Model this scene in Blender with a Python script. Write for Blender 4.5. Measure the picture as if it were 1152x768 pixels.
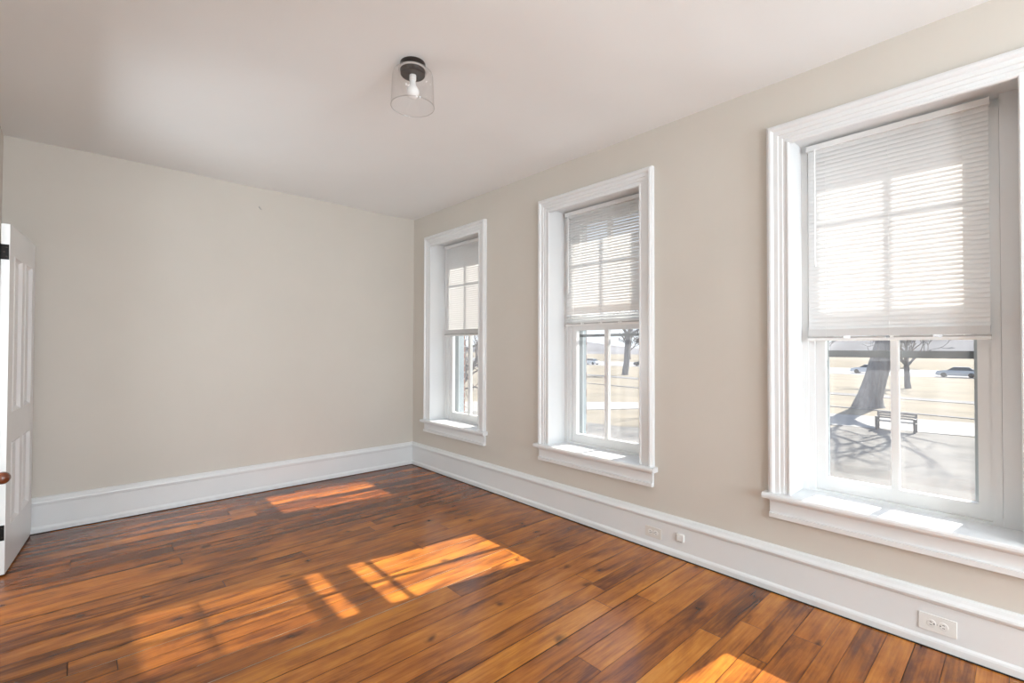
import bpy, bmesh, math, random
from mathutils import Vector, Matrix

for o in list(bpy.data.objects):
    bpy.data.objects.remove(o, do_unlink=True)
S = bpy.context.scene
C = S.collection
random.seed(7)
PI = math.pi

# ------------------------------------------------------------------ camera
FPX = 530.83
yaw, pitch, roll = 0.739451, 0.0139045, 0.0024082
CAM = Vector((-2.72169, -4.60665, 1.27636))
fw = Vector((math.sin(yaw)*math.cos(pitch), math.cos(yaw)*math.cos(pitch), math.sin(pitch)))
rt = Vector((math.cos(yaw), -math.sin(yaw), 0)); up = rt.cross(fw)
r2 = rt*math.cos(roll)+up*math.sin(roll); u2 = -rt*math.sin(roll)+up*math.cos(roll)
cd = bpy.data.cameras.new('camera'); cam = bpy.data.objects.new('camera', cd); C.objects.link(cam)
cd.sensor_width = 36; cd.lens = 36*FPX/1152; cd.clip_start = .02; cd.clip_end = 2000
m = Matrix((r2, u2, -fw)).transposed().to_4x4(); m.translation = CAM
cam.matrix_world = m
S.camera = cam

# ------------------------------------------------------------------ light and exposure
S.view_settings.view_transform = 'Standard'
S.view_settings.look = 'None'
S.view_settings.gamma = 1
S.view_settings.use_curve_mapping = False
S.view_settings.exposure = 0.17
SUN_STRENGTH = 15.5
SUN_DIR = Vector((-1, .15, -.791))
SKY_STRENGTH = 1.25
REAR_FILL_WATTS = 76
SIDE_FILL_WATTS = 90
HALL_FILL_WATTS = 50

w = bpy.data.worlds.new('sky'); S.world = w; w.use_nodes = True
nt = w.node_tree; bg = nt.nodes['Background']
tc = nt.nodes.new('ShaderNodeTexCoord'); sp = nt.nodes.new('ShaderNodeSeparateXYZ')
rp = nt.nodes.new('ShaderNodeValToRGB')
nt.links.new(tc.outputs['Generated'], sp.inputs[0]); nt.links.new(sp.outputs['Z'], rp.inputs[0])
nt.links.new(rp.outputs[0], bg.inputs[0]); bg.inputs[1].default_value = SKY_STRENGTH
e = rp.color_ramp.elements
e[0].position = 0; e[0].color = (.80, .84, .90, 1)
e[1].position = .8; e[1].color = (.36, .52, .85, 1)
x = e.new(.18); x.color = (.70, .79, .92, 1)

sl = bpy.data.lights.new('sun', 'SUN'); sl.energy = SUN_STRENGTH; sl.angle = .0095; sl.color = (1, .93, .84)
so = bpy.data.objects.new('sun', sl); C.objects.link(so)
so.rotation_euler = SUN_DIR.to_track_quat('-Z', 'Y').to_euler(); so.location = (8, -1, 9)

def fill_lamp(name, loc, d, sx, sy, watts, col):
    l = bpy.data.lights.new(name, 'AREA'); l.shape = 'RECTANGLE'; l.size = sx; l.size_y = sy
    l.energy = watts; l.color = col
    o = bpy.data.objects.new(name, l); C.objects.link(o); o.location = loc
    o.rotation_euler = Vector(d).to_track_quat('-Z', 'Z').to_euler()
# added fill lamps at unseen windows behind the camera, to brighten the room
fill_lamp('fill_rear', (-.95, -7.36, 1.45), (0, 1, .35), .78, 1.75, REAR_FILL_WATTS, (.84, .93, 1))
fill_lamp('fill_rear', (-2.25, -7.36, 1.45), (0, 1, .35), .78, 1.75, REAR_FILL_WATTS, (.84, .93, 1))
fill_lamp('fill_side', (.5, -5.88, 1.42), (-1, 0, 0), .78, 1.75, SIDE_FILL_WATTS, (.84, .93, 1))

fill_lamp('fill_hallway', (-3.9, -1.2, 1.2), (1, 0, .12), .8, 1.8, HALL_FILL_WATTS, (.86, .94, 1))  # added fill lamp in the unseen hallway

# ------------------------------------------------------------------ materials
MT = {}
def principled(name, col, rough=.5, **k):
    mt = bpy.data.materials.new(name); mt.use_nodes = True
    b = mt.node_tree.nodes['Principled BSDF']
    b.inputs['Base Color'].default_value = (*col, 1); b.inputs['Roughness'].default_value = rough
    for kk, v in k.items(): b.inputs[kk.replace('_', ' ')].default_value = v
    MT[name] = mt
    return mt, mt.node_tree, b
def N(nt, t, **k):
    n = nt.nodes.new('ShaderNode'+t)
    for a, v in k.items():
        if a.startswith('i_'):
            key = a[2:]; key = int(key) if key.isdigit() else key.replace('_', ' ')
            n.inputs[key].default_value = v
        else: setattr(n, a, v)
    return n
def ramp(nt, stops):
    n = nt.nodes.new('ShaderNodeValToRGB'); e = n.color_ramp.elements
    e[0].position, e[0].color = stops[0][0], (*stops[0][1], 1)
    e[1].position, e[1].color = stops[-1][0], (*stops[-1][1], 1)
    for p, c in stops[1:-1]:
        q = e.new(p); q.color = (*c, 1)
    return n
def objcoord(nt, scale=(1, 1, 1)):
    g = N(nt, 'NewGeometry'); mp = N(nt, 'Mapping'); mp.inputs['Scale'].default_value = scale
    nt.links.new(g.outputs['Position'], mp.inputs[0]); return mp
def noisy(name, c1, c2, scale, rough=.5, bump=0, bscale=None, sc=(1, 1, 1), detail=4, lo=.3, hi=.7, dist=.02, **k):
    mt, nt, b = principled(name, c1, rough, **k)
    mp = objcoord(nt, sc); n = N(nt, 'TexNoise', i_Scale=scale, i_Detail=detail)
    nt.links.new(mp.outputs[0], n.inputs['Vector'])
    r = ramp(nt, [(lo, c1), (hi, c2)]); nt.links.new(n.outputs[0], r.inputs[0]); nt.links.new(r.outputs[0], b.inputs['Base Color'])
    if bump:
        n2 = N(nt, 'TexNoise', i_Scale=bscale or scale, i_Detail=3); nt.links.new(mp.outputs[0], n2.inputs['Vector'])
        bp = N(nt, 'Bump', i_Strength=bump, i_Distance=dist); nt.links.new(n2.outputs[0], bp.inputs['Height']); nt.links.new(bp.outputs[0], b.inputs['Normal'])
    return mt
noisy('wall_paint', (.61, .57, .51), (.63, .59, .53), 2.0, .62, bump=.25, bscale=3, dist=.02)
noisy('ceiling_paint', (.83, .84, .835), (.85, .86, .855), 1.2, .7, bump=.5, bscale=1.1, dist=.05)
noisy('trim_paint', (.755, .765, .765), (.775, .785, .785), 3, .28, bump=.02, bscale=25, dist=.003)
noisy('sash_paint', (.76, .77, .77), (.78, .79, .79), 8, .33, bump=.04, bscale=40, dist=.002)
noisy('door_paint', (.76, .76, .755), (.78, .78, .775), 5, .3, bump=.15, bscale=12, dist=.004)
principled('black_iron', (.012, .011, .011), .42, Metallic=.6)
principled('bronze', (.035, .026, .022), .38, Metallic=.5)
principled('plastic_white', (.80, .79, .76), .35)
principled('plastic_ivory', (.74, .71, .66), .35)
principled('slot_dark', (.03, .03, .03), .6)
principled('steel', (.55, .55, .55), .3, Metallic=1)
principled('storm_aluminium', (.12, .135, .145), .45, Metallic=.3)
noisy('jamb_outside', (.24, .29, .31), (.30, .35, .37), 6, .7)
principled('storm_stile', (.40, .44, .46), .5)
principled('bulb_glass', (.88, .88, .87), .25)
principled('socket_white', (.82, .80, .77), .4)
noisy('knob_wood', (.10, .022, .008), (.17, .042, .015), 30, .18, Coat_Weight=.8)
principled('rail_plastic', (.80, .80, .79), .35)
principled('rail_grey', (.42, .41, .40), .45)

# thin window glass: transmits straight, reflects by fresnel, faint dirty haze
def thin_glass(name, haze, tint=(1, 1, 1), streak=False):
    mt = bpy.data.materials.new(name); mt.use_nodes = True; nt = mt.node_tree
    nt.nodes.clear(); out = N(nt, 'OutputMaterial')
    tr = N(nt, 'BsdfTransparent'); tr.inputs[0].default_value = (*tint, 1)
    gl = N(nt, 'BsdfGlossy', i_Roughness=.02); lw = N(nt, 'LayerWeight'); lw.inputs['Blend'].default_value = .5
    pw = N(nt, 'Math', operation='POWER', i_1=4.5); nt.links.new(lw.outputs['Facing'], pw.inputs[0])
    fr = N(nt, 'Math', operation='MULTIPLY_ADD', i_1=.45, i_2=.045); nt.links.new(pw.outputs[0], fr.inputs[0])
    mx = N(nt, 'MixShader'); nt.links.new(fr.outputs[0], mx.inputs[0]); nt.links.new(tr.outputs[0], mx.inputs[1]); nt.links.new(gl.outputs[0], mx.inputs[2])
    last = mx
    if haze:
        tl = N(nt, 'BsdfTranslucent'); tl.inputs[0].default_value = (.9, .93, 1, 1)
        m2 = N(nt, 'MixShader')
        mp = objcoord(nt, (1, 3, .6)); n = N(nt, 'TexNoise', i_Scale=3.5, i_Detail=5)
        nt.links.new(mp.outputs[0], n.inputs['Vector'])
        mr = N(nt, 'MapRange'); mr.inputs[1].default_value = .3; mr.inputs[2].default_value = .7
        mr.inputs[3].default_value = haze*.45; mr.inputs[4].default_value = haze*1.5
        nt.links.new(n.outputs[0], mr.inputs[0]); nt.links.new(mr.outputs[0], m2.inputs[0])
        nt.links.new(mx.outputs[0], m2.inputs[1]); nt.links.new(tl.outputs[0], m2.inputs[2]); last = m2
    nt.links.new(last.outputs[0], out.inputs[0]); MT[name] = mt
thin_glass('pane_glass', .030, (.97, .985, .98))
thin_glass('storm_glass', .018, (.96, .975, .98))
thin_glass('shade_glass', 0, (.99, .99, .99))
thin_glass('rim_glass', 0, (.90, .90, .90))
principled('rim_white', (.7, .7, .69), .2)
# faint milky edge on the lamp shade is the curved glass seen edge on

# blind slats: white enamel that lets a little sun glow through
mt, nt, b = principled('slat_white', (.78, .78, .775), .4)
tl = N(nt, 'BsdfTranslucent'); tl.inputs[0].default_value = (1, .93, .85, 1); mx = N(nt, 'MixShader', i_0=.028)
nt.links.new(b.outputs[0], mx.inputs[1]); nt.links.new(tl.outputs[0], mx.inputs[2]); nt.links.new(mx.outputs[0], nt.nodes['Material Output'].inputs[0])

# old pine floor boards
mt, nt, b = principled('floor_boards', (.3, .12, .03), .2)
at = N(nt, 'Attribute', attribute_name='board'); ats = N(nt, 'SeparateColor'); nt.links.new(at.outputs['Color'], ats.inputs[0])
geo = N(nt, 'NewGeometry')
off = N(nt, 'CombineXYZ'); mu = N(nt, 'Math', operation='MULTIPLY', i_1=37.0); nt.links.new(ats.outputs[1], mu.inputs[0]); nt.links.new(mu.outputs[0], off.inputs[2]); nt.links.new(mu.outputs[0], off.inputs[0])
ad = N(nt, 'VectorMath', operation='ADD'); nt.links.new(geo.outputs['Position'], ad.inputs[0]); nt.links.new(off.outputs[0], ad.inputs[1])
mp1 = N(nt, 'Mapping'); mp1.inputs['Scale'].default_value = (.9, 11, 1); nt.links.new(ad.outputs[0], mp1.inputs[0])
g1 = N(nt, 'TexNoise', i_Scale=2.2, i_Detail=7, i_Roughness=.6, i_Distortion=.8); nt.links.new(mp1.outputs[0], g1.inputs['Vector'])
mp2 = N(nt, 'Mapping'); mp2.inputs['Scale'].default_value = (1.1, 4.2, 1); nt.links.new(ad.outputs[0], mp2.inputs[0])
g2 = N(nt, 'TexNoise', i_Scale=2.6, i_Detail=5, i_Roughness=.6, i_Distortion=.4); nt.links.new(mp2.outputs[0], g2.inputs['Vector'])
mp3 = N(nt, 'Mapping'); mp3.inputs['Scale'].default_value = (2.2, 80, 1); nt.links.new(ad.outputs[0], mp3.inputs[0])
g3 = N(nt, 'TexNoise', i_Scale=1.5, i_Detail=5); nt.links.new(mp3.outputs[0], g3.inputs['Vector'])
def madd(a, b_, k):
    n = N(nt, 'Math', operation='MULTIPLY_ADD', i_1=k); nt.links.new(a, n.inputs[0])
    if isinstance(b_, float): n.inputs[2].default_value = b_
    else: nt.links.new(b_, n.inputs[2])
    return n.outputs[0]
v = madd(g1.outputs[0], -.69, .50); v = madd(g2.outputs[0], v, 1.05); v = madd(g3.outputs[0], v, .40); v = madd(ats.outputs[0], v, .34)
r = ramp(nt, [(.04, (.06, .017, .005)), (.27, (.20, .062, .011)), (.47, (.40, .132, .017)), (.70, (.58, .22, .028)), (1, (.72, .34, .055))])
nt.links.new(v, r.inputs[0])
# knots
vo = N(nt, 'TexVoronoi', voronoi_dimensions='2D', i_Scale=1.75, i_Randomness=1.0); mpk = N(nt, 'Mapping'); mpk.inputs['Scale'].default_value = (1, 1.7, 1)
nt.links.new(ad.outputs[0], mpk.inputs[0]); 
dn = N(nt, 'TexNoise', i_Scale=9.0, i_Detail=2); nt.links.new(ad.outputs[0], dn.inputs['Vector'])
mv = N(nt, 'VectorMath', operation='MULTIPLY_ADD'); mv.inputs[1].default_value = (.16, .10, .06); nt.links.new(dn.outputs['Color'], mv.inputs[0]); nt.links.new(mpk.outputs[0], mv.inputs[2])
nt.links.new(mv.outputs[0], vo.inputs['Vector'])
kr = N(nt, 'MapRange'); kr.inputs[1].default_value = .012; kr.inputs[2].default_value = .075; kr.inputs[3].default_value = .78; kr.inputs[4].default_value = 0
nt.links.new(vo.outputs['Distance'], kr.inputs[0])
mk = N(nt, 'MixRGB'); mk.inputs[2].default_value = (.045, .014, .004, 1); nt.links.new(kr.outputs[0], mk.inputs[0]); nt.links.new(r.outputs[0], mk.inputs[1])
# redder / duller boards
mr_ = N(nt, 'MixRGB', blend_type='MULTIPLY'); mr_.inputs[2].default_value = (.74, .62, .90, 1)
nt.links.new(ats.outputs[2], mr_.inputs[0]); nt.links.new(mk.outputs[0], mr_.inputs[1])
nt.links.new(mr_.outputs[0], b.inputs['Base Color'])
rn = N(nt, 'TexNoise', i_Scale=1.2, i_Detail=2); nt.links.new(geo.outputs['Position'], rn.inputs['Vector'])
rr = N(nt, 'MapRange'); rr.inputs[1].default_value = .3; rr.inputs[2].default_value = .7; rr.inputs[3].default_value = .15; rr.inputs[4].default_value = .27
nt.links.new(rn.outputs[0], rr.inputs[0]); nt.links.new(rr.outputs[0], b.inputs['Roughness'])
b.inputs['IOR'].default_value = 1.5
bh = madd(g3.outputs[0], g2.outputs[0], .12)
bp = N(nt, 'Bump', i_Strength=.22, i_Distance=.006); nt.links.new(bh, bp.inputs['Height']); nt.links.new(bp.outputs[0], b.inputs['Normal'])
principled('floor_gap', (.012, .006, .003), .8)
noisy('seam_filler', (.24, .15, .07), (.55, .42, .27), 9, .4)

# outdoors
noisy('dry_grass', (.185, .153, .106), (.115, .096, .066), .3, 1, detail=8, sc=(1, 1, 1))
noisy('lawn_shade_grey', (.135, .127, .115), (.075, .071, .066), .9, 1, detail=9)  # grey of the tree shadow is mixed into this grass colour
noisy('concrete_path', (.23, .222, .21), (.19, .183, .175), .6, .9)
noisy('asphalt', (.07, .07, .075), (.10, .10, .105), 1, .9)
noisy('road_surface', (.21, .21, .22), (.17, .17, .18), .3, .9)
noisy('hill_woods', (.14, .14, .152), (.09, .088, .095), .05, 1, detail=8)
noisy('bark', (.10, .10, .105), (.19, .19, .195), 1.6, .9, bump=.8, bscale=3, sc=(3, 3, .5), dist=.1)
noisy('twig', (.075, .062, .055), (.13, .11, .10), 1.5, .9)
principled('bench_wood', (.20, .19, .18), .7)
principled('bench_iron', (.05, .05, .055), .6)
mt, nt, b = principled('brick', (.2, .09, .06), .85)
bt = N(nt, 'TexBrick', i_Scale=1.0); bt.inputs['Color1'].default_value = (.22, .085, .055, 1); bt.inputs['Color2'].default_value = (.15, .06, .045, 1); bt.inputs['Mortar'].default_value = (.32, .29, .26, 1)
bt.inputs['Mortar Size'].default_value = .006; bt.inputs['Brick Width'].default_value = .21; bt.inputs['Row Height'].default_value = .072
g = N(nt, 'NewGeometry'); s_ = N(nt, 'SeparateXYZ'); c_ = N(nt, 'CombineXYZ'); a_ = N(nt, 'Math', operation='ADD')
nt.links.new(g.outputs['Position'], s_.inputs[0]); nt.links.new(s_.outputs[0], a_.inputs[0]); nt.links.new(s_.outputs[1], a_.inputs[1]); nt.links.new(a_.outputs[0], c_.inputs[0]); nt.links.new(s_.outputs[2], c_.inputs[1]); nt.links.new(c_.outputs[0], bt.inputs[0]); nt.links.new(bt.outputs[0], b.inputs['Base Color'])
for nm, c in (('car_white', (.7, .7, .7)), ('car_silver', (.42, .45, .48)), ('car_blue', (.10, .18, .36)), ('car_red', (.40, .06, .04)), ('car_dark', (.04, .045, .05))):
    principled(nm, c, .25, Coat_Weight=.6)
principled('car_glass', (.03, .04, .05), .1)
principled('rubber', (.02, .02, .02), .8)
noisy('house_brick', (.30, .17, .12), (.24, .13, .10), 1.5, .9)
principled('roof_slate', (.12, .12, .13), .8)

# ------------------------------------------------------------------ mesh helpers
def box(bm, x0, x1, y0, y1, z0, z1, mi=0, bev=0):
    vs = [bm.verts.new((x, y, z)) for x in (x0, x1) for y in (y0, y1) for z in (z0, z1)]
    fs = [bm.faces.new([vs[i] for i in q]) for q in ((0, 1, 3, 2), (4, 6, 7, 5), (0, 4, 5, 1), (2, 3, 7, 6), (0, 2, 6, 4), (1, 5, 7, 3))]
    for f in fs: f.material_index = mi
    if bev:
        es = list({e for f in fs for e in f.edges})
        bmesh.ops.bevel(bm, geom=es, offset=bev, segments=2, affect='EDGES', profile=.6)
    return fs
def obj(name, bm, mats, parent=None, smooth=False, kind=None):
    me = bpy.data.meshes.new(name); bmesh.ops.recalc_face_normals(bm, faces=bm.faces)
    bm.to_mesh(me); bm.free()
    for mm in (mats if isinstance(mats, (list, tuple)) else [mats]): me.materials.append(MT[mm])
    if smooth:
        for p in me.polygons: p.use_smooth = True
        try: me.set_sharp_from_angle(angle=math.radians(38))
        except Exception: pass
    o = bpy.data.objects.new(name, me); C.objects.link(o)
    if parent:
        o.parent = parent
        # geometry is authored in world space, the parent empty carries only a location
        d = []
        q = parent
        while q: d.append(q); q = q.parent
        off = Vector((0, 0, 0))
        for q in d:
            off += q.location
        me.transform(Matrix.Translation(-off))
    if kind: o['kind'] = kind
    return o
def empty(name, loc, kind=None, label=None, cat=None, group=None):
    o = bpy.data.objects.new(name, None); C.objects.link(o); o.location = loc; o.empty_display_size = .1
    if kind: o['kind'] = kind
    if label: o['label'] = label
    if cat: o['category'] = cat
    if group: o['group'] = group
    return o
def tag(o, label, cat, group=None):
    o['label'] = label; o['category'] = cat
    if group: o['group'] = group
    return o
def prism_y(bm, prof, y0, y1, mi=0):       # profile in (x, z), extruded along y
    a = [bm.verts.new((x, y0, z)) for x, z in prof]; b = [bm.verts.new((x, y1, z)) for x, z in prof]
    n = len(prof)
    for i in range(n):
        f = bm.faces.new((a[i], a[(i+1) % n], b[(i+1) % n], b[i])); f.material_index = mi
    bm.faces.new(a); bm.faces.new(b[::-1])
def prism_x(bm, prof, x0, x1, mi=0):       # profile in (y, z), extruded along x
    a = [bm.verts.new((x0, y, z)) for y, z in prof]; b = [bm.verts.new((x1, y, z)) for y, z in prof]
    n = len(prof)
    for i in range(n):
        f = bm.faces.new((a[i], a[(i+1) % n], b[(i+1) % n], b[i])); f.material_index = mi
    bm.faces.new(a); bm.faces.new(b[::-1])
def tube(bm, pts, rad, n=8, cap=True):
    pts = [Vector(p) for p in pts]; rings = []
    ref = None
    for i, p in enumerate(pts):
        t = (pts[min(i+1, len(pts)-1)]-pts[max(i-1, 0)]).normalized()
        if ref is None: ref = t.orthogonal().normalized()
        ref = (ref - t*ref.dot(t))
        if ref.length < 1e-5: ref = t.orthogonal()
        ref.normalize(); b_ = t.cross(ref); r_ = rad[i] if isinstance(rad, (list, tuple)) else rad
        rings.append([bm.verts.new(p+ref*(r_*math.cos(2*PI*k/n))+b_*(r_*math.sin(2*PI*k/n))) for k in range(n)])
    for a, b_ in zip(rings, rings[1:]):
        for k in range(n): bm.faces.new((a[k], a[(k+1) % n], b_[(k+1) % n], b_[k]))
    if cap:
        bm.faces.new(rings[0][::-1]); bm.faces.new(rings[-1])
def lathe(bm, prof, c, axis='z', n=40, mi=0):   # prof: (radius, height along axis)
    rings = []
    for r_, h in prof:
        ring = []
        for k in range(n if r_ > 1e-6 else 1):
            a = 2*PI*k/n; u_, v_ = r_*math.cos(a), r_*math.sin(a)
            p = {'z': (u_, v_, h), 'x': (h, u_, v_), 'y': (u_, h, v_)}[axis]
            ring.append(bm.verts.new(Vector(c)+Vector(p)))
        rings.append(ring)
    for a, b_ in zip(rings, rings[1:]):
        if len(a) == 1 and len(b_) == 1: continue
        for k in range(n):
            k2 = (k+1) % n
            if len(a) == 1: f = bm.faces.new((a[0], b_[k2], b_[k]))
            elif len(b_) == 1: f = bm.faces.new((a[k], a[k2], b_[0]))
            else: f = bm.faces.new((a[k], a[k2], b_[k2], b_[k]))
            f.material_index = mi
NB = bmesh.new

# ------------------------------------------------------------------ room shell
H = 2.70; XL = -3.123; YB = -7.3; TW = .42
WY = [-.362, -2.066, -3.774, -5.480]       # left edge of each opening in the window wall
OW = .811; ZS = .52; ZH = 2.372
bm = NB(); random.seed(21)
col = bm.loops.layers.float_color.new('board')
def quad(bm, x0, x1, y0, y1, z, mi, c):
    vs = [bm.verts.new((x0, y0, z)), bm.verts.new((x1, y0, z)), bm.verts.new((x1, y1, z)), bm.verts.new((x0, y1, z))]
    f = bm.faces.new(vs); f.material_index = mi
    for l in f.loops: l[col] = c
quad(bm, XL-.1, .1, YB-.1, .1, -.006, 1, (0, 0, 0, 1))
edges = [-3.681, -3.785, -3.881, -3.998, -4.073, -4.168, -4.263, -4.363, -4.453]
ys = list(edges)
y = edges[0]
up_e = []
while y < .02:
    y += random.choice([.085, .1, .11, .125, .14]); up_e.append(y)
dn_e = []; y = edges[-1]
while y > YB:
    y -= random.choice([.09, .1, .11, .12]); dn_e.append(y)
alle = sorted(up_e+edges+dn_e)
for a, b_ in zip(alle, alle[1:]):
    if a > .0: continue
    b_ = min(b_, .0)
    xs = [XL-.05]; xx = XL-.05+random.uniform(.3, 2.6)
    while xx < -.35:
        xs.append(xx); xx += random.uniform(1.2, 2.8)
    xs.append(.0)
    back = min(1, max(0, (a+2.2)/1.2))                 # darker, redder finish near the plain wall, part of it dimmer light painted in
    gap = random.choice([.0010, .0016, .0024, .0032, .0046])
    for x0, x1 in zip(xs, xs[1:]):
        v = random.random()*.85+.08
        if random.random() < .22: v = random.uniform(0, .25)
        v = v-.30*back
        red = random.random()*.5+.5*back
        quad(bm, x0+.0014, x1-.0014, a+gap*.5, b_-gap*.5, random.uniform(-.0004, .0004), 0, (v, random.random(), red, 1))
    if a <= -2.40 < b_: quad(bm, XL, -.95, a-.0024, a+.0020, .0006, 2, (0, 0, 0, 1))
    elif random.random() < .14 and a < -1.6:
        x0 = random.uniform(XL, -2); quad(bm, x0, x0+random.uniform(.8, 2.2), a-.0014, a+.0010, .0006, 2, (0, 0, 0, 1))
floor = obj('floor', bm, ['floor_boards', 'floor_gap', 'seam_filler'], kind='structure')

bm = NB(); box(bm, XL-.2, TW, YB-.2, .2, H, H+.2)
# gently uneven plaster underside: subdivide and displace a grid just under the slab
nx, ny = 40, 70
gv = [[bm.verts.new((XL-.02+(-XL+.04)*i/nx, YB-.02+(-YB+.04)*j/ny,
      H-.002-.006*max(0, math.sin(i*.37+1.3)*math.sin(j*.29))-.004*max(0, math.sin(j*.55+i*.21)))) for j in range(ny+1)] for i in range(nx+1)]
for i in range(nx):
    for j in range(ny): bm.faces.new((gv[i][j], gv[i][j+1], gv[i+1][j+1], gv[i+1][j]))
obj('ceiling', bm, 'ceiling_paint', smooth=True, kind='structure')
bm = NB(); box(bm, XL-.2, TW, 0, .25, -.3, H); obj('wall_back', bm, 'wall_paint', kind='structure')
# left wall with the doorway the open door belongs to
bm = NB(); DY0, DY1 = -1.60, -.80
box(bm, XL-.15, XL, DY1, 0, -.1, H); box(bm, XL-.15, XL, YB, DY0, -.1, H); box(bm, XL-.15, XL, DY0, DY1, 2.03, H)
obj('wall_left', bm, 'wall_paint', kind='structure')
bm = NB(); box(bm, XL-1.5, XL-1.4, -2.4, 0, -.1, H); box(bm, XL-1.5, XL-.15, -2.5, -2.4, -.1, H); box(bm, XL-1.5, XL-.15, 0, .1, -.1, H)
box(bm, XL-1.5, XL-.15, -2.5, .1, H-.02, H+.1); box(bm, XL-1.5, XL, -2.5, .1, -.12, -.01)
obj('wall_hallway', bm, 'wall_paint', kind='structure')
# window wall
bm = NB(); ex = .02
pos = sorted([(-y0-ex, -y0+OW+ex) for y0 in WY])
cur = -.0
for a, b_ in pos:
    box(bm, 0, TW-.1, -a, -cur, -.1, H); box(bm, 0, TW-.1, -b_, -a, -.1, ZS-.04); box(bm, 0, TW-.1, -b_, -a, ZH+ex, H); cur = b_
box(bm, 0, TW-.1, YB, -cur, -.1, H)
obj('wall_right', bm, 'wall_paint', kind='structure')
bm = NB(); cur = -6.0; eb = .004
for a, b_ in pos:
    a2, b2 = a+ex+.03, b_-ex-.0
    box(bm, TW-.1, TW, -a2, -cur, -3, 6); box(bm, TW-.1, TW, -b2, -a2, -3, ZS-.06); box(bm, TW-.1, TW, -b2, -a2, 2.325, 6); cur = b2
box(bm, TW-.1, TW, YB-3, -cur, -3, 6)
obj('wall_facade', bm, 'brick', kind='structure')
# rear wall (behind the camera) with two unseen windows, added to hold fill lamps
bm = NB(); R = [(-2.64, -1.86), (-1.34, -.56)]
box(bm, XL-.15, R[0][0], YB-.2, YB, -.1, H); box(bm, R[0][1], R[1][0], YB-.2, YB, -.1, H); box(bm, R[1][1], TW-.1, YB-.2, YB, -.1, H)
for a, b_ in R:
    box(bm, a, b_, YB-.2, YB, -.1, .55); box(bm, a, b_, YB-.2, YB, 2.35, H)
obj('wall_front', bm, 'wall_paint', kind='structure')
for k, (a, b_) in enumerate(R):
    bm = NB()
    box(bm, a-.1, a, YB, YB+.025, .5, 2.45); box(bm, b_, b_+.1, YB, YB+.025, .5, 2.45); box(bm, a, b_, YB, YB+.025, 2.35, 2.45); box(bm, a-.12, b_+.12, YB, YB+.05, .51, .55)
    obj('window_%d' % (k+5), bm, 'trim_paint', kind='structure')

# baseboards
BP = [(0, 0), (-.030, 0), (-.030, .030), (-.027, .038), (-.020, .046), (-.020, .188), (-.023, .192), (-.023, .198), (-.034, .201), (-.036, .208), (-.034, .216), (-.024, .226), (-.018, .238), (-.010, .243), (0, .243)]
bm = NB(); prism_y(bm, BP, YB, 0); obj('baseboard_right', bm, 'trim_paint', kind='structure')
bm = NB(); prism_x(bm, [(p, q) for p, q in BP], XL, -.0); obj('baseboard_back', bm, 'trim_paint', kind='structure')
bm = NB(); pl = [(XL-p, q) for p, q in BP]; prism_y(bm, pl, -.68, -.02); prism_y(bm, pl, YB, -1.72); obj('baseboard_left', bm, 'trim_paint', kind='structure')
# dark shrinkage gap where floor meets baseboards
bm = NB(); box(bm, -.036, -.0302, YB, -.03, .0006, .0045); box(bm, XL+.03, -.03, -.036, -.0302, .0006, .0045)
obj('trim_1', bm, 'floor_gap', kind='structure')
# doorway casing
bm = NB(); box(bm, XL, XL+.02, DY1, DY1+.1, 0, 2.13); box(bm, XL, XL+.02, DY0-.1, DY0, 0, 2.13); box(bm, XL, XL+.02, DY0, DY1, 2.03, 2.13)
obj('trim_2', bm, 'trim_paint', kind='structure')

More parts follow.
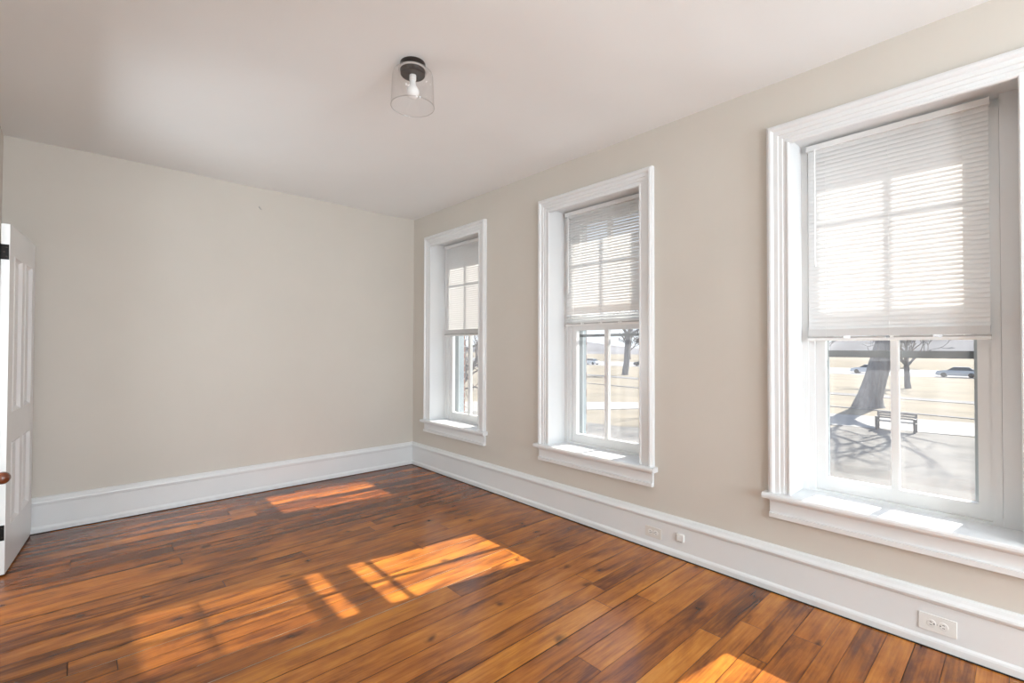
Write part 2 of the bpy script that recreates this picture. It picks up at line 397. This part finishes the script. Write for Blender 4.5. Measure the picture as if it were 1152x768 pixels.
# ------------------------------------------------------------------ windows in the right wall
CP = [(0, 0), (0, .014), (.004, .019), (.011, .019), (.015, .013), (.030, .013), (.033, .018), (.050, .018), (.053, .023), (.074, .023), (.078, .031), (.084, .036), (.094, .036), (.100, .031), (.106, .028), (.106, 0)]
def window(n, y0, blind_z):
    L = y0; Rr = y0-OW
    W = empty('window_%d' % n, (0, (L+Rr)/2, ZS), kind='structure')
    # casing with mitred corners
    bm = NB(); st = []
    for (yy, zz, dy, dz) in ((L, ZS, 1, 0), (L, ZH-.026, 1, 1), (Rr, ZH-.026, -1, 1), (Rr, ZS, -1, 0)):
        st.append([bm.verts.new((-p, yy+dy*q, zz+dz*q)) for q, p in CP])
    for a, b_ in zip(st, st[1:]):
        for i in range(len(CP)-1): bm.faces.new((a[i], a[i+1], b_[i+1], b_[i]))
    obj('casing', bm, 'trim_paint', W)
    # stool (inner sill) with rounded nose and horns
    bm = NB()
    pr = [(-.046, ZS-.032), (-.056, ZS-.029), (-.060, ZS-.022), (-.061, ZS-.012), (-.058, ZS-.004), (-.052, ZS), (0, ZS), (0, ZS-.032)]
    prism_y(bm, pr, Rr-.106-.022, L+.106+.022)
    box(bm, 0, .24, Rr, L, ZS-.032, ZS)
    obj('sill', bm, 'trim_paint', W)
    bm = NB()
    prism_y(bm, [(0, .39), (-.024, .39), (-.032, .393), (-.033, .416), (-.020, .417), (-.019, .424), (-.020, ZS-.046), (-.026, ZS-.042), (-.030, ZS-.032), (0, ZS-.032)], Rr-.100, L+.100)
    obj('apron', bm, 'trim_paint', W)
    # deep white reveal lining
    bm = NB()
    box(bm, .0, .32, L-.0, L+.02, ZS-.03, ZH+.02); box(bm, .0, .32, Rr-.02, Rr, ZS-.03, ZH+.02); box(bm, .0, .32, Rr, L, ZH, ZH+.02)
    box(bm, .174, .32, L-.030, L, ZS, ZH); box(bm, .174, .32, Rr, Rr+.058, ZS, ZH); box(bm, .225, .32, Rr+.058, L-.030, 2.325, ZH)
    obj('reveal', bm, 'trim_paint', W)
    # stops
    sL = L-.058; sR = L-.722
    bm = NB()
    box(bm, .180, .198, sL, L-.030, ZS, 2.325); box(bm, .180, .198, L-.752, sR, ZS, 2.325)
    box(bm, .180, .199, sR, sL, ZS, ZS+.012)
    obj('stop', bm, 'sash_paint', W)
    # sashes
    def sash(name, x0, x1, z0, z1, br, tr):
        s = None
        bm = NB(); gL = sL-.044; gR = sR+.045; gm = (gL+gR)/2
        def bar(ya, yb, za, zb): box(bm, x0, x1, ya, yb, za, zb)
        bar(gL, L-.032, z0, z1); bar(L-.750, gR, z0, z1); bar(gR, gL, z0, z0+br); bar(gR, gL, z1-tr, z1)
        s = obj(name, bm, 'sash_paint', W)
        bm = NB(); prism = [(x0+.002, -.016), (x0, -.009), (x0, .009), (x0+.002, .016), (x1, .016), (x1, -.016)]
        a = [bm.verts.new((px, gm+py, z0+br)) for px, py in prism]; b_ = [bm.verts.new((px, gm+py, z1-tr)) for px, py in prism]
        for i in range(6): bm.faces.new((a[i], a[(i+1) % 6], b_[(i+1) % 6], b_[i]))
        obj('muntin', bm, 'sash_paint', s)
        for ya, yb in ((gm+.016, gL), (gR, gm-.016)):
            xg = (x0+x1)/2+.004
            bm = NB(); vs = [bm.verts.new((xg, *p)) for p in ((ya-.003, z0+br-.003), (yb+.003, z0+br-.003), (yb+.003, z1-tr+.003), (ya-.003, z1-tr+.003))]
            bm.faces.new(vs); obj('pane', bm, 'pane_glass', s)
        return s
    sash('lower_sash', .200, .235, ZS+.002, 1.500, .075, .083)
    sash('upper_sash', .237, .268, 1.462, 2.325, .070, .045)
    # storm window outside
    bm = NB(); x0, x1 = .285, .300; g = .010
    box(bm, x0, x1, L-.096, L-.030, ZS+.03, 2.325, mi=1); box(bm, x0, x1, L-.753, L-.662, ZS+.03, 2.325, mi=1)
    box(bm, x0, x1, L-.690, L-.062, 2.30, 2.325); box(bm, x0, x1, L-.690, L-.062, ZS+.0, ZS+.05)
    lo = 1.368
    if n != 1: box(bm, x0, x1, L-.690, L-.062, lo, lo+.020)
    box(bm, x0, x1, L-.690, L-.062, 2.03, 2.05)
    if n == 3: box(bm, x0+.001, x1, L-.690, L-.062, 1.232, 1.268)
    s = obj('storm_frame', bm, ['storm_aluminium', 'storm_stile'], W)
    bm = NB(); bm.faces.new([bm.verts.new((.293, *p)) for p in ((L-.69, ZS+.05), (L-.062, ZS+.05), (L-.062, 2.30), (L-.69, 2.30))])
    obj('pane', bm, 'storm_glass', s)
    # outside sill and brick mould
    bm = NB(); prism_y(bm, [(.24, ZS-.03), (.24, ZS), (.30, ZS), (.47, ZS-.035), (.47, ZS-.06), (.24, ZS-.06)], Rr, L)
    obj('outer_sill', bm, 'sash_paint', W)
    bm = NB(); box(bm, .32, .39, L-.048, L-.028, ZS-.0, 2.33); box(bm, .32, .42, Rr+.0, Rr+.018, ZS-.0, 2.33)
    obj('outer_jamb', bm, 'jamb_outside', W)
    return W
for n, (y0, bz) in enumerate(zip(WY, (1.40, 1.46, 1.325, None))): window(n+1, y0, bz)

# ------------------------------------------------------------------ blinds
def blind(y0, zb, tilt, label, seed, open_rows=(), low_open=False):
    rnd = random.Random(seed)
    yl = y0-.036; yr = y0-.725; xc = .155; zt = 2.358
    B = empty('window_blind', (xc, (yl+yr)/2, zb), label=label, cat='blind', group='white mini blinds in the deep windows')
    bm = NB(); box(bm, xc-.016, xc+.012, yr, yl, zt-.028, zt, bev=.002)
    for yy in (yl-.003, yr-.001): box(bm, xc-.019, xc+.014, yy, yy+.004, zt-.031, zt+.001)
    obj('headrail', bm, 'rail_plastic', B)
    pitch = .0212; z = zt-.040; bm = NB(); i = 0
    while z > zb+(.030 if low_open else .050):
        t = tilt+rnd.uniform(-1.2, 1.2)
        if i in open_rows: t = tilt-rnd.uniform(4, 12)
        if low_open and z-zb < .085: t = 39
        elif low_open and z-zb < .150: t = 86
        t = math.radians(t); d = Vector((math.cos(t), 0, math.sin(t))); nrm = Vector((-d.z, 0, d.x))
        sag = rnd.uniform(-.0008, .0008)
        rows = []
        for k in range(5):
            u_ = (k/4-.5); c_ = Vector((xc, 0, z))+d*(.025*u_)+nrm*(.0012*(1-4*u_*u_))
            rows.append((bm.verts.new((c_.x, yl-.003, c_.z+sag)), bm.verts.new((c_.x, yr+.003, c_.z-sag))))
        for a, b_ in zip(rows, rows[1:]): bm.faces.new((a[0], b_[0], b_[1], a[1]))
        z -= pitch; i += 1
    # stacked slats gathered on the bottom rail
    zz = zb+.024
    while zz < z+.016 and not low_open:
        prism_y(bm, [(xc-.0125, zz+.0004), (xc-.0125, zz+.0034), (xc, zz+.0038), (xc+.0125, zz+.0034), (xc+.0125, zz+.0004), (xc, zz)], yr+.003, yl-.003); zz += .0038
    obj('slats', bm, 'slat_white', B, smooth=True)
    bm = NB(); box(bm, xc-.014, xc+.013, yr, yl, zb, zb+.014, bev=.003)
    br = obj('bottom_rail', bm, 'rail_plastic', B)
    bm = NB(); w_ = yl-yr  # grey segments stand in for shade in the gap above the rail
    for k in range(4):
        a = yl-w_*(k/4)-.016*(k > 0); b_ = yl-w_*((k+1)/4)+.016*(k < 3)
        box(bm, xc-.0125, xc+.010, b_, a, zb+.013, zb+.022)
    o = obj('rail_gap_shade', bm, 'rail_grey', br); o['label'] = 'grey strip painting the shaded gap on top of the bottom rail'
    for yy in (yl-.085, (yl+yr)/2, yr+.085):
        bm = NB(); tube(bm, [(xc-.0145, yy, zt-.03), (xc-.0145, yy, zb+.02)], .0007, 5); tube(bm, [(xc+.0145, yy, zt-.03), (xc+.0145, yy, zb+.02)], .0007, 5)
        obj('ladder_cord', bm, 'rail_plastic', B)
    bm = NB(); yy = yl-.040; tube(bm, [(xc-.024, yy, zt-.02), (xc-.026, yy, zt-.03), (xc-.026, yy, zt-.62)], .0032, 8); lathe(bm, [(0, 0), (.0045, .004), (.0045, .03), (.0032, .036)], (xc-.026, yy, zt-.65), n=8)
    o = obj('tilt_wand', bm, 'bulb_glass', B)
blind(WY[0], 1.400, 74, 'white mini blind in the window nearest the room corner', 1)
blind(WY[1], 1.450, 64, 'white mini blind with bluish gaps near its top, in the middle window', 2, open_rows=(6, 8, 9, 10), low_open=True)
blind(WY[2], 1.318, 74, 'widest white mini blind, lowered furthest, in the large window at right', 3)

# ------------------------------------------------------------------ door leaf standing open against the left wall
D = empty('door_1', (-3.05, -.753, .005), kind='structure')
DH = 1.965
ang = math.atan2(.064, .72)
def dpt(u_, v_, z):      # u along the leaf from hinge edge, v out of the room-facing side
    a = Vector((-3.025, -.756, 0)); d = Vector((math.sin(ang), math.cos(ang), 0)); nr = Vector((math.cos(ang), -math.sin(ang), 0))
    return a+d*u_+nr*v_+Vector((0, 0, z))
def dbox(bm, u0, u1, v0, v1, z0, z1):
    vs = [bm.verts.new(dpt(u_, v_, z)) for u_ in (u0, u1) for v_ in (v0, v1) for z in (z0, z1)]
    for q in ((0, 1, 3, 2), (4, 6, 7, 5), (0, 4, 5, 1), (2, 3, 7, 6), (0, 2, 6, 4), (1, 5, 7, 3)): bm.faces.new([vs[i] for i in q])
DW = .715; TH = .035
bm = NB()
us = [0, .110, .315, .405, .610, DW]; zs = [.012, .255, .73, .90, 1.80, DH]
dbox(bm, us[0], us[1], -TH, 0, zs[0], zs[-1]); dbox(bm, us[2], us[3], -TH, 0, zs[0], zs[-1]); dbox(bm, us[4], us[5], -TH, 0, zs[0], zs[-1])
for z0, z1 in ((zs[0], zs[1]), (zs[2], zs[3]), (zs[4], zs[5])):
    dbox(bm, us[1], us[2], -TH, 0, z0, z1); dbox(bm, us[3], us[4], -TH, 0, z0, z1)
leaf = obj('door_frame', bm, 'door_paint', D)
for u0, u1 in ((us[1], us[2]), (us[3], us[4])):
    for z0, z1 in ((zs[1], zs[2]), (zs[3], zs[4])):
        bm = NB()
        # recessed panel with a sloped moulding ring and raised field
        rings = [(0, 0), (.006, .004), (.014, -.004), (.022, -.012), (.030, -.013), (.055, -.006), (.06, -.006)]
        prev = None
        for ins, dep in rings:
            ring = [bm.verts.new(dpt(a, dep, b_)) for a, b_ in ((u0+ins, z0+ins), (u1-ins, z0+ins), (u1-ins, z1-ins), (u0+ins, z1-ins))]
            if prev:
                for k in range(4): bm.faces.new((prev[k], prev[(k+1) % 4], ring[(k+1) % 4], ring[k]))
            prev = ring
        bm.faces.new(prev)
        bm.faces.new([bm.verts.new(dpt(a, -.028, b_)) for a, b_ in ((u0, z0), (u1, z0), (u1, z1), (u0, z1))])
        obj('door_panel', bm, 'door_paint', D)
for zc in (1.807, .243):
    bm = NB(); vs = []
    dbox(bm, -.0035, 0, -TH-.004, -.003, zc-.042, zc+.042)
    tube(bm, [dpt(-.006, -TH-.006, zc-.045), dpt(-.006, -TH-.006, zc+.045)], .006, 10)
    o = obj('hinge', bm, 'black_iron', D)
    for dz in (-.026, 0, .026):
        b2 = NB(); c_ = dpt(-.0036, -TH*.5+(.006 if dz else -.004), zc+dz); lathe(b2, [(0, -.0012), (.0035, -.0008), (.004, 0)], c_, 'y', 10)
        obj('screw', b2, 'bronze', o)
# turned wooden knob on its collar at the edge of the leaf
bm = NB()
kc = Vector((-3.036, -.800, .556))
lathe(bm, [(q*1.3, t*1.15) for q, t in ((0, -.030), (.012, -.029), (.021, -.022), (.0255, -.010), (.0265, 0), (.0255, .010), (.021, .020), (.013, .026), (.010, .034), (.014, .038), (.014, .0385), (0, .0385))], kc, 'y', 28)
k = obj('door_knob', bm, 'knob_wood', D, smooth=True); k['label'] = 'dark red turned wooden knob'

# ------------------------------------------------------------------ ceiling light
lx, ly = -1.513, -2.541
A = empty('ceiling_light', (lx, ly, H), label='flush ceiling light with dark bronze cap, bare bulb and clear glass shade', cat='ceiling light')
ctr = (lx, ly, 0)
bm = NB(); lathe(bm, [(0, H), (.060, H), (.062, H-.004), (.062, H-.018), (.058, H-.022), (.058, H-.028), (.062, H-.031), (.062, H-.042), (.060, H-.045), (.060, H-.060), (.057, H-.063), (0, H-.063)], ctr)
obj('canopy', bm, 'bronze', A, smooth=True)
bm = NB(); lathe(bm, [(0, H-.062), (.017, H-.062), (.017, H-.085), (.014, H-.088), (.014, H-.092), (0, H-.092)], ctr, n=24)
obj('socket', bm, 'socket_white', A, smooth=True)
bm = NB(); lathe(bm, [(0, H-.090), (.013, H-.090), (.014, H-.105), (.019, H-.118), (.027, H-.130), (.0305, H-.145), (.0295, H-.158), (.023, H-.170), (.012, H-.178), (0, H-.180)], ctr, n=28)
obj('bulb', bm, 'bulb_glass', A, smooth=True)
bm = NB(); pr = [(.0615, H-.036), (.072, H-.037), (.086, H-.042), (.096, H-.052), (.101, H-.070), (.1035, H-.12), (.1055, H-.18), (.107, H-.218)]
inner = [(r_-.0022, z_+(-.002 if i < 3 else 0)) for i, (r_, z_) in enumerate(pr)][::-1]
lathe(bm, pr+[(.1072, H-.2205), (.105, H-.2205)]+inner+[pr[0]], ctr, n=56)
gs = obj('glass_shade', bm, 'shade_glass', A, smooth=True)
bm = NB(); lathe(bm, [(.1045, H-.220), (.1055, H-.2175), (.1075, H-.2175), (.1085, H-.220), (.1075, H-.2225), (.1055, H-.2225), (.1045, H-.220)], ctr, n=56); obj('rim', bm, 'rim_glass', gs, smooth=True)
bm = NB(); lathe(bm, [(.0605, H-.033), (.0605, H-.040), (.068, H-.040), (.071, H-.0365), (.068, H-.033), (.0605, H-.033)], ctr, n=56); obj('collar', bm, 'rim_white', gs, smooth=True)

# ------------------------------------------------------------------ outlets on the baseboard
def outlet(yc, zc, label, wd=.112, ht=.068, mat='plastic_white'):
    xf = -.020
    O = empty('wall_outlet', (xf, yc, zc), label=label, cat='outlet', group='duplex outlets set sideways in the baseboard')
    bm = NB(); box(bm, xf-.005, xf, yc-wd/2, yc+wd/2, zc-ht/2, zc+ht/2, bev=.002); obj('cover_plate', bm, mat, O)
    for s in (-1, 1):
        bm = NB(); c_ = (xf-.005, yc+s*.0195, zc)
        lathe(bm, [(0, -.002), (.0145, -.002), (.016, -.0008), (.016, .001)], c_, 'x', 24)
        rc = obj('receptacle', bm, 'plastic_white', O)
        bm = NB()
        for dz in (-.006, .006): box(bm, xf-.0076, xf-.006, c_[1]+s*.001-.004, c_[1]+s*.001+.004, zc+dz-.0012, zc+dz+.0012)
        lathe(bm, [(0, -.0026), (.0026, -.0026), (.0026, 0)], (xf-.005, c_[1]-s*.0095, zc), 'x', 10)
        obj('slot', bm, 'slot_dark', rc)
    bm = NB(); lathe(bm, [(0, -.0012), (.002, -.001), (.0028, 0)], (xf-.005, yc, zc), 'x', 12); obj('screw', bm, 'steel', O)
outlet(-2.985, .108, 'ivory sideways outlet low on the white baseboard between the middle and right windows', .112, .066, 'plastic_ivory')
outlet(-4.333, .106, 'white sideways outlet in the baseboard below the right-hand large window', .122, .072)
J = empty('cable_jack', (-.02, -3.172, .13), label='small square white cable jack box on the baseboard right of the ivory outlet', cat='cable jack')
bm = NB(); box(bm, -.038, -.020, -3.196, -3.148, .108, .152, bev=.004); obj('housing', bm, 'plastic_white', J)
bm = NB(); box(bm, -.036, -.024, -3.186, -3.158, .1065, .109); obj('port', bm, 'slot_dark', J)
# tiny leftover picture nail on the plain wall
bm = NB(); tube(bm, [(-1.566, .0, 2.520), (-1.569, -.012, 2.522), (-1.573, -.014, 2.527), (-1.560, -.013, 2.508), (-1.552, -.010, 2.503)], .0036, 8)
tag(obj('picture_hook', bm, 'rail_grey'), 'small bent picture hook left high on the plain beige wall', 'hook')

# ------------------------------------------------------------------ outdoors
G = -2.6
def flat(name, pts, z, mat):
    bm = NB(); vs = [bm.verts.new((x, y, z)) for x, y in pts]; f = bm.faces.new(vs)
    g_ = bmesh.ops.extrude_face_region(bm, geom=[f]); bmesh.ops.translate(bm, vec=(0, 0, -.3), verts=[q for q in g_['geom'] if isinstance(q, bmesh.types.BMVert)])
    return obj(name, bm, mat, kind='structure')
flat('ground', [(TW, -300), (TW, 400), (700, 400), (700, -300)], G, 'dry_grass')
flat('shaded_lawn', [(TW+.05, -120), (TW+.05, 30), (16, 20), (17, 9), (20, 4), (26, 1.5), (26.4, -60), (26, -120)], G+.02, 'lawn_shade_grey')  # near grass, coloured grey to stand in for tree shadow
flat('path', [(26.4, -120), (26.4, -3), (25.5, 2), (24, 12), (15.5, 17.5), (13, 20), (14, 26), (20, 21), (29, 12), (30.4, 3), (31.8, -3), (31.8, -120)], G+.03, 'concrete_path')
flat('footpath', [(43.6, -120), (43.6, -2), (44.4, 7), (50.5, 38), (60, 90), (62, 90), (52.6, 38), (46.6, 7), (45.8, -2), (45.8, -120)], G+.03, 'asphalt')
flat('kerb', [(33.6, -120), (33.6, -2.4), (34.4, 4.3), (37.6, 23), (42, 50), (42.4, 50), (38.05, 23), (34.85, 4.3), (34.05, -2.4), (34.05, -120)], G+.04, 'asphalt')
flat('road', [(84, -300), (84, 400), (112, 400), (112, -300)], G+.02, 'road_surface')
bm = NB(); prev = None; rnd = random.Random(5)
for i in range(80):
    y = -300+i*9; h = G+7+3*math.sin(i*.21)+2*math.sin(i*.53+1)+rnd.uniform(-.5, .5)
    row = [bm.verts.new((260, y, G)), bm.verts.new((275, y, G+(h-G)*.6)), bm.verts.new((300, y, h)), bm.verts.new((420, y, G))]
    if prev:
        for k in range(3): bm.faces.new((prev[k], prev[k+1], row[k+1], row[k]))
    prev = row
obj('hills', bm, 'hill_woods', smooth=True, kind='structure')

def grow(bm, p, d, ln, r_, depth, rnd, n=6, spread=.55, minr=.012):
    pts = [Vector(p)]; d = Vector(d).normalized(); rr_ = [r_]; k = 4
    for i in range(k):
        d = (d+Vector((rnd.uniform(-1, 1), rnd.uniform(-1, 1), rnd.uniform(-.4, .9)))*.16).normalized()
        pts.append(pts[-1]+d*ln/k); rr_.append(max(minr, r_*(1-.5*(i+1)/k)))
    tube(bm, pts, rr_, n, cap=False)
    if depth <= 0: return
    for j in range(rnd.choice([2, 3, 3])):
        i = rnd.randint(2, k); ax = Vector((rnd.uniform(-1, 1), rnd.uniform(-1, 1), rnd.uniform(-.2, .7))).normalized()
        grow(bm, pts[i], (d+ax*spread*1.5), ln*rnd.uniform(.6, .85), rr_[i]*.75, depth-1, rnd, max(4, n-1), spread, minr)
def tree(loc, label, h, r_, seed, lean=(0, 0), flare=1.5, depth=4, group=None, th=.4, bark='bark', minr=.012, nlimb=5):
    rnd = random.Random(seed); x, y = loc
    T = empty('bare_tree', (x, y, G), label=label, cat='tree', group=group)
    bm = NB(); hs = [0, .04, .12, .3, .6, 1]; tp = []
    for q in hs: tp.append((x+lean[0]*q+rnd.uniform(-.1, .1)*r_, y+lean[1]*q+rnd.uniform(-.1, .1)*r_, G+h*th*q-.02))
    tp[0] = (tp[1][0], tp[1][1], G-.4)
    tube(bm, tp, [r_*flare*1.1, r_*flare*.85, r_*1.12, r_, r_*.95, r_*.9], 18)
    obj('trunk', bm, bark, T, smooth=True)
    bm = NB(); top = Vector(tp[-1])
    for j in range(nlimb):
        a = 2*PI*j/nlimb+rnd.uniform(-.4, .4)
        grow(bm, top-Vector((0, 0, .1*r_*j)), (math.cos(a)*.75, math.sin(a)*.75, rnd.uniform(.5, 1.2)), h*.26, r_*.55, depth, rnd, 7, minr=minr)
    obj('branches', bm, 'twig' if bark == 'twig' else bark, T, smooth=True)
    return T
tree((36.2, 2.75), 'massive grey tree trunk with flared base beyond the right-hand window', 19, .62, 11, lean=(.6, -1.5), flare=1.6, depth=4, th=.34)
tree((57.5, 3.5), 'small slim forked tree on the dry grass right of the massive trunk', 7.5, .24, 4, lean=(0, .1), flare=1.3, depth=4, th=.3, minr=.03)
tree((56, 35.2), 'grey tree trunk by the footpath seen through the middle window', 16, .42, 9, lean=(.2, -.4), flare=1.3, depth=4, th=.36, minr=.02)
tree((62, 52), 'slender bare tree on the grass seen at the left of the middle window', 9, .16, 19, flare=1.2, depth=4, th=.35, minr=.02)
# nearest tree: heavy crooked limbs crossing the corner window
T = empty('bare_tree', (17, 26, G), label='dark crooked-limbed tree whose branches cross the corner window', cat='tree')
bm = NB(); tube(bm, [(17, 26, G-.02), (17, 26.1, G+.5), (16.8, 25.6, G+2), (16.4, 25.0, G+4), (16.2, 24.6, G+7)], [.55, .38, .33, .28, .2], 14); obj('trunk', bm, 'bark', T, smooth=True)
bm = NB(); rnd = random.Random(3)
def limb(pts, r0, sd, tw=5):
    k = len(pts); rs = [r0*(1-.6*i/(k-1)) for i in range(k)]; tube(bm, pts, rs, 8, cap=True)
    rd = random.Random(sd)
    for i in range(1, k):
        for j in range(tw // 2+1):
            grow(bm, pts[i], (rd.uniform(-.4, .4), rd.uniform(-1, .4), rd.uniform(-.5, 1)), rd.uniform(.7, 1.5), rs[i]*.45, 2, rd, 5, minr=.012)
limb([(16.8, 25.6, G+1.6), (15.8, 22.5, -1.35), (15.2, 19.9, -1.05), (15, 18.9, -.55), (15, 18.2, .35), (15, 17.5, 1.0), (14.8, 16.3, 1.9)], .17, 5)
limb([(16.6, 25.3, G+2.6), (15.6, 21.8, -.3), (15.1, 19.7, .25), (15, 18.6, .15), (15, 17.6, .3), (14.9, 16.2, .2)], .11, 6)
limb([(16.8, 25.8, G+1.2), (15.8, 22.0, -1.9), (15.2, 19.8, -1.35), (15, 18.2, -1.1), (15, 16.5, -1.2)], .09, 8)
limb([(16.3, 24.8, G+4.5), (15.6, 21.6, 1.6), (15.1, 19.2, 1.2), (15, 17.9, 1.5), (14.9, 16.4, 2.6)], .10, 9)
for k_ in range(4): grow(bm, (16.2, 24.6, G+6.8), (math.cos(k_*1.7), math.sin(k_*1.7), 1), 3, .15, 4, rnd)
obj('branches', bm, 'twig', T, smooth=True)
# far row of trees beyond the road
far = ['bare tree far across the road, %s' % s for s in ()]
rnd = random.Random(77)
for i in range(14):
    tree((128+rnd.uniform(-6, 14), -14+i*13+rnd.uniform(-3, 3)), 'bare grey tree in the far row beyond the road', rnd.uniform(9, 14), rnd.uniform(.25, .4), 100+i, depth=4, th=.25, group='far row of bare trees', bark='twig', minr=.05)

# park bench on the pale path
Bn = empty('park_bench', (25.6, -.3, G+.02), label='weathered park bench beside the pale path below the massive trunk', cat='bench')
def bbox_(bm, *a): box(bm, *a)
z0 = G+.02; bx = 25.6; by0, by1 = -1.05, .35
for yy in (by0, by1):
    bm = NB(); box(bm, bx-.30, bx-.24, yy-.04, yy+.04, z0, z0+.64); box(bm, bx+.20, bx+.26, yy-.04, yy+.04, z0, z0+.85); box(bm, bx-.30, bx+.26, yy-.04, yy+.04, z0+.38, z0+.43); box(bm, bx-.32, bx+.26, yy-.05, yy+.05, z0+.60, z0+.65)
    obj('end_frame', bm, 'bench_iron', Bn)
bm = NB()
for k_ in range(4): box(bm, bx-.28+k_*.12, bx-.18+k_*.12, by0, by1, z0+.43, z0+.46)
obj('seat', bm, 'bench_wood', Bn)
bm = NB()
for k_ in range(3): box(bm, bx+.19, bx+.22, by0, by1, z0+.54+k_*.11, z0+.62+k_*.11)
obj('backrest', bm, 'bench_wood', Bn)

# parked and passing cars on the far road
def car(x, y, mat, label):
    K = empty('car', (x, y, G+.02), label=label, cat='car', group='cars on the far road')
    z = G+.02; bm = NB()
    sec = [(-2.2, .35, .62), (-2.1, .25, .85), (-1.2, .22, .95), (1.3, .22, .95), (2.1, .25, .80), (2.25, .38, .60)]
    st = []
    for s, lo, hi in sec:
        st.append([bm.verts.new((x+a, y+s, z+b_)) for a, b_ in ((-.86, lo), (.86, lo), (.88, (lo+hi)/2), (.80, hi), (-.80, hi), (-.88, (lo+hi)/2))])
    for a, b_ in zip(st, st[1:]):
        for k_ in range(6): bm.faces.new((a[k_], a[(k_+1) % 6], b_[(k_+1) % 6], b_[k_]))
    bm.faces.new(st[0][::-1]); bm.faces.new(st[-1]); obj('body', bm, mat, K)
    bm = NB(); a = [bm.verts.new((x+p, y+q, z+.94)) for p, q in ((-.78, -1.7), (.78, -1.7), (.78, 1.1), (-.78, 1.1))]; b_ = [bm.verts.new((x+p, y+q, z+1.38)) for p, q in ((-.62, -1.1), (.62, -1.1), (.62, .45), (-.62, .45))]
    for k_ in range(4): bm.faces.new((a[k_], a[(k_+1) % 4], b_[(k_+1) % 4], b_[k_]))
    obj('windows', bm, 'car_glass', K)
    bm = NB(); box(bm, x-.63, x+.63, y-1.12, y+.47, z+1.38, z+1.43, bev=.02); obj('roof', bm, mat, K)
    for s in (-1, 1):
        for q in (-1.35, 1.4):
            bm = NB(); lathe(bm, [(0, -.1), (.32, -.1), (.32, .1), (0, .1)], (x+s*.8, y+q, z+.32), 'x', 16); obj('wheel', bm, 'rubber', K)
car(86, 2, 'car_silver', 'silver car on the far road right of the small slim tree')
car(87, -3.2, 'car_blue', 'blue car on the far road at the right edge of the large window view')
car(89, 12.5, 'car_white', 'white car on the far road left of the massive trunk')
car(87, 66, 'car_white', 'white car on the far road seen left of the trunk in the middle window')
car(88, 75, 'car_red', 'red car on the far road at the left of the middle window view')
car(88, 52, 'car_dark', 'dark car on the far road seen right of the trunk in the middle window')
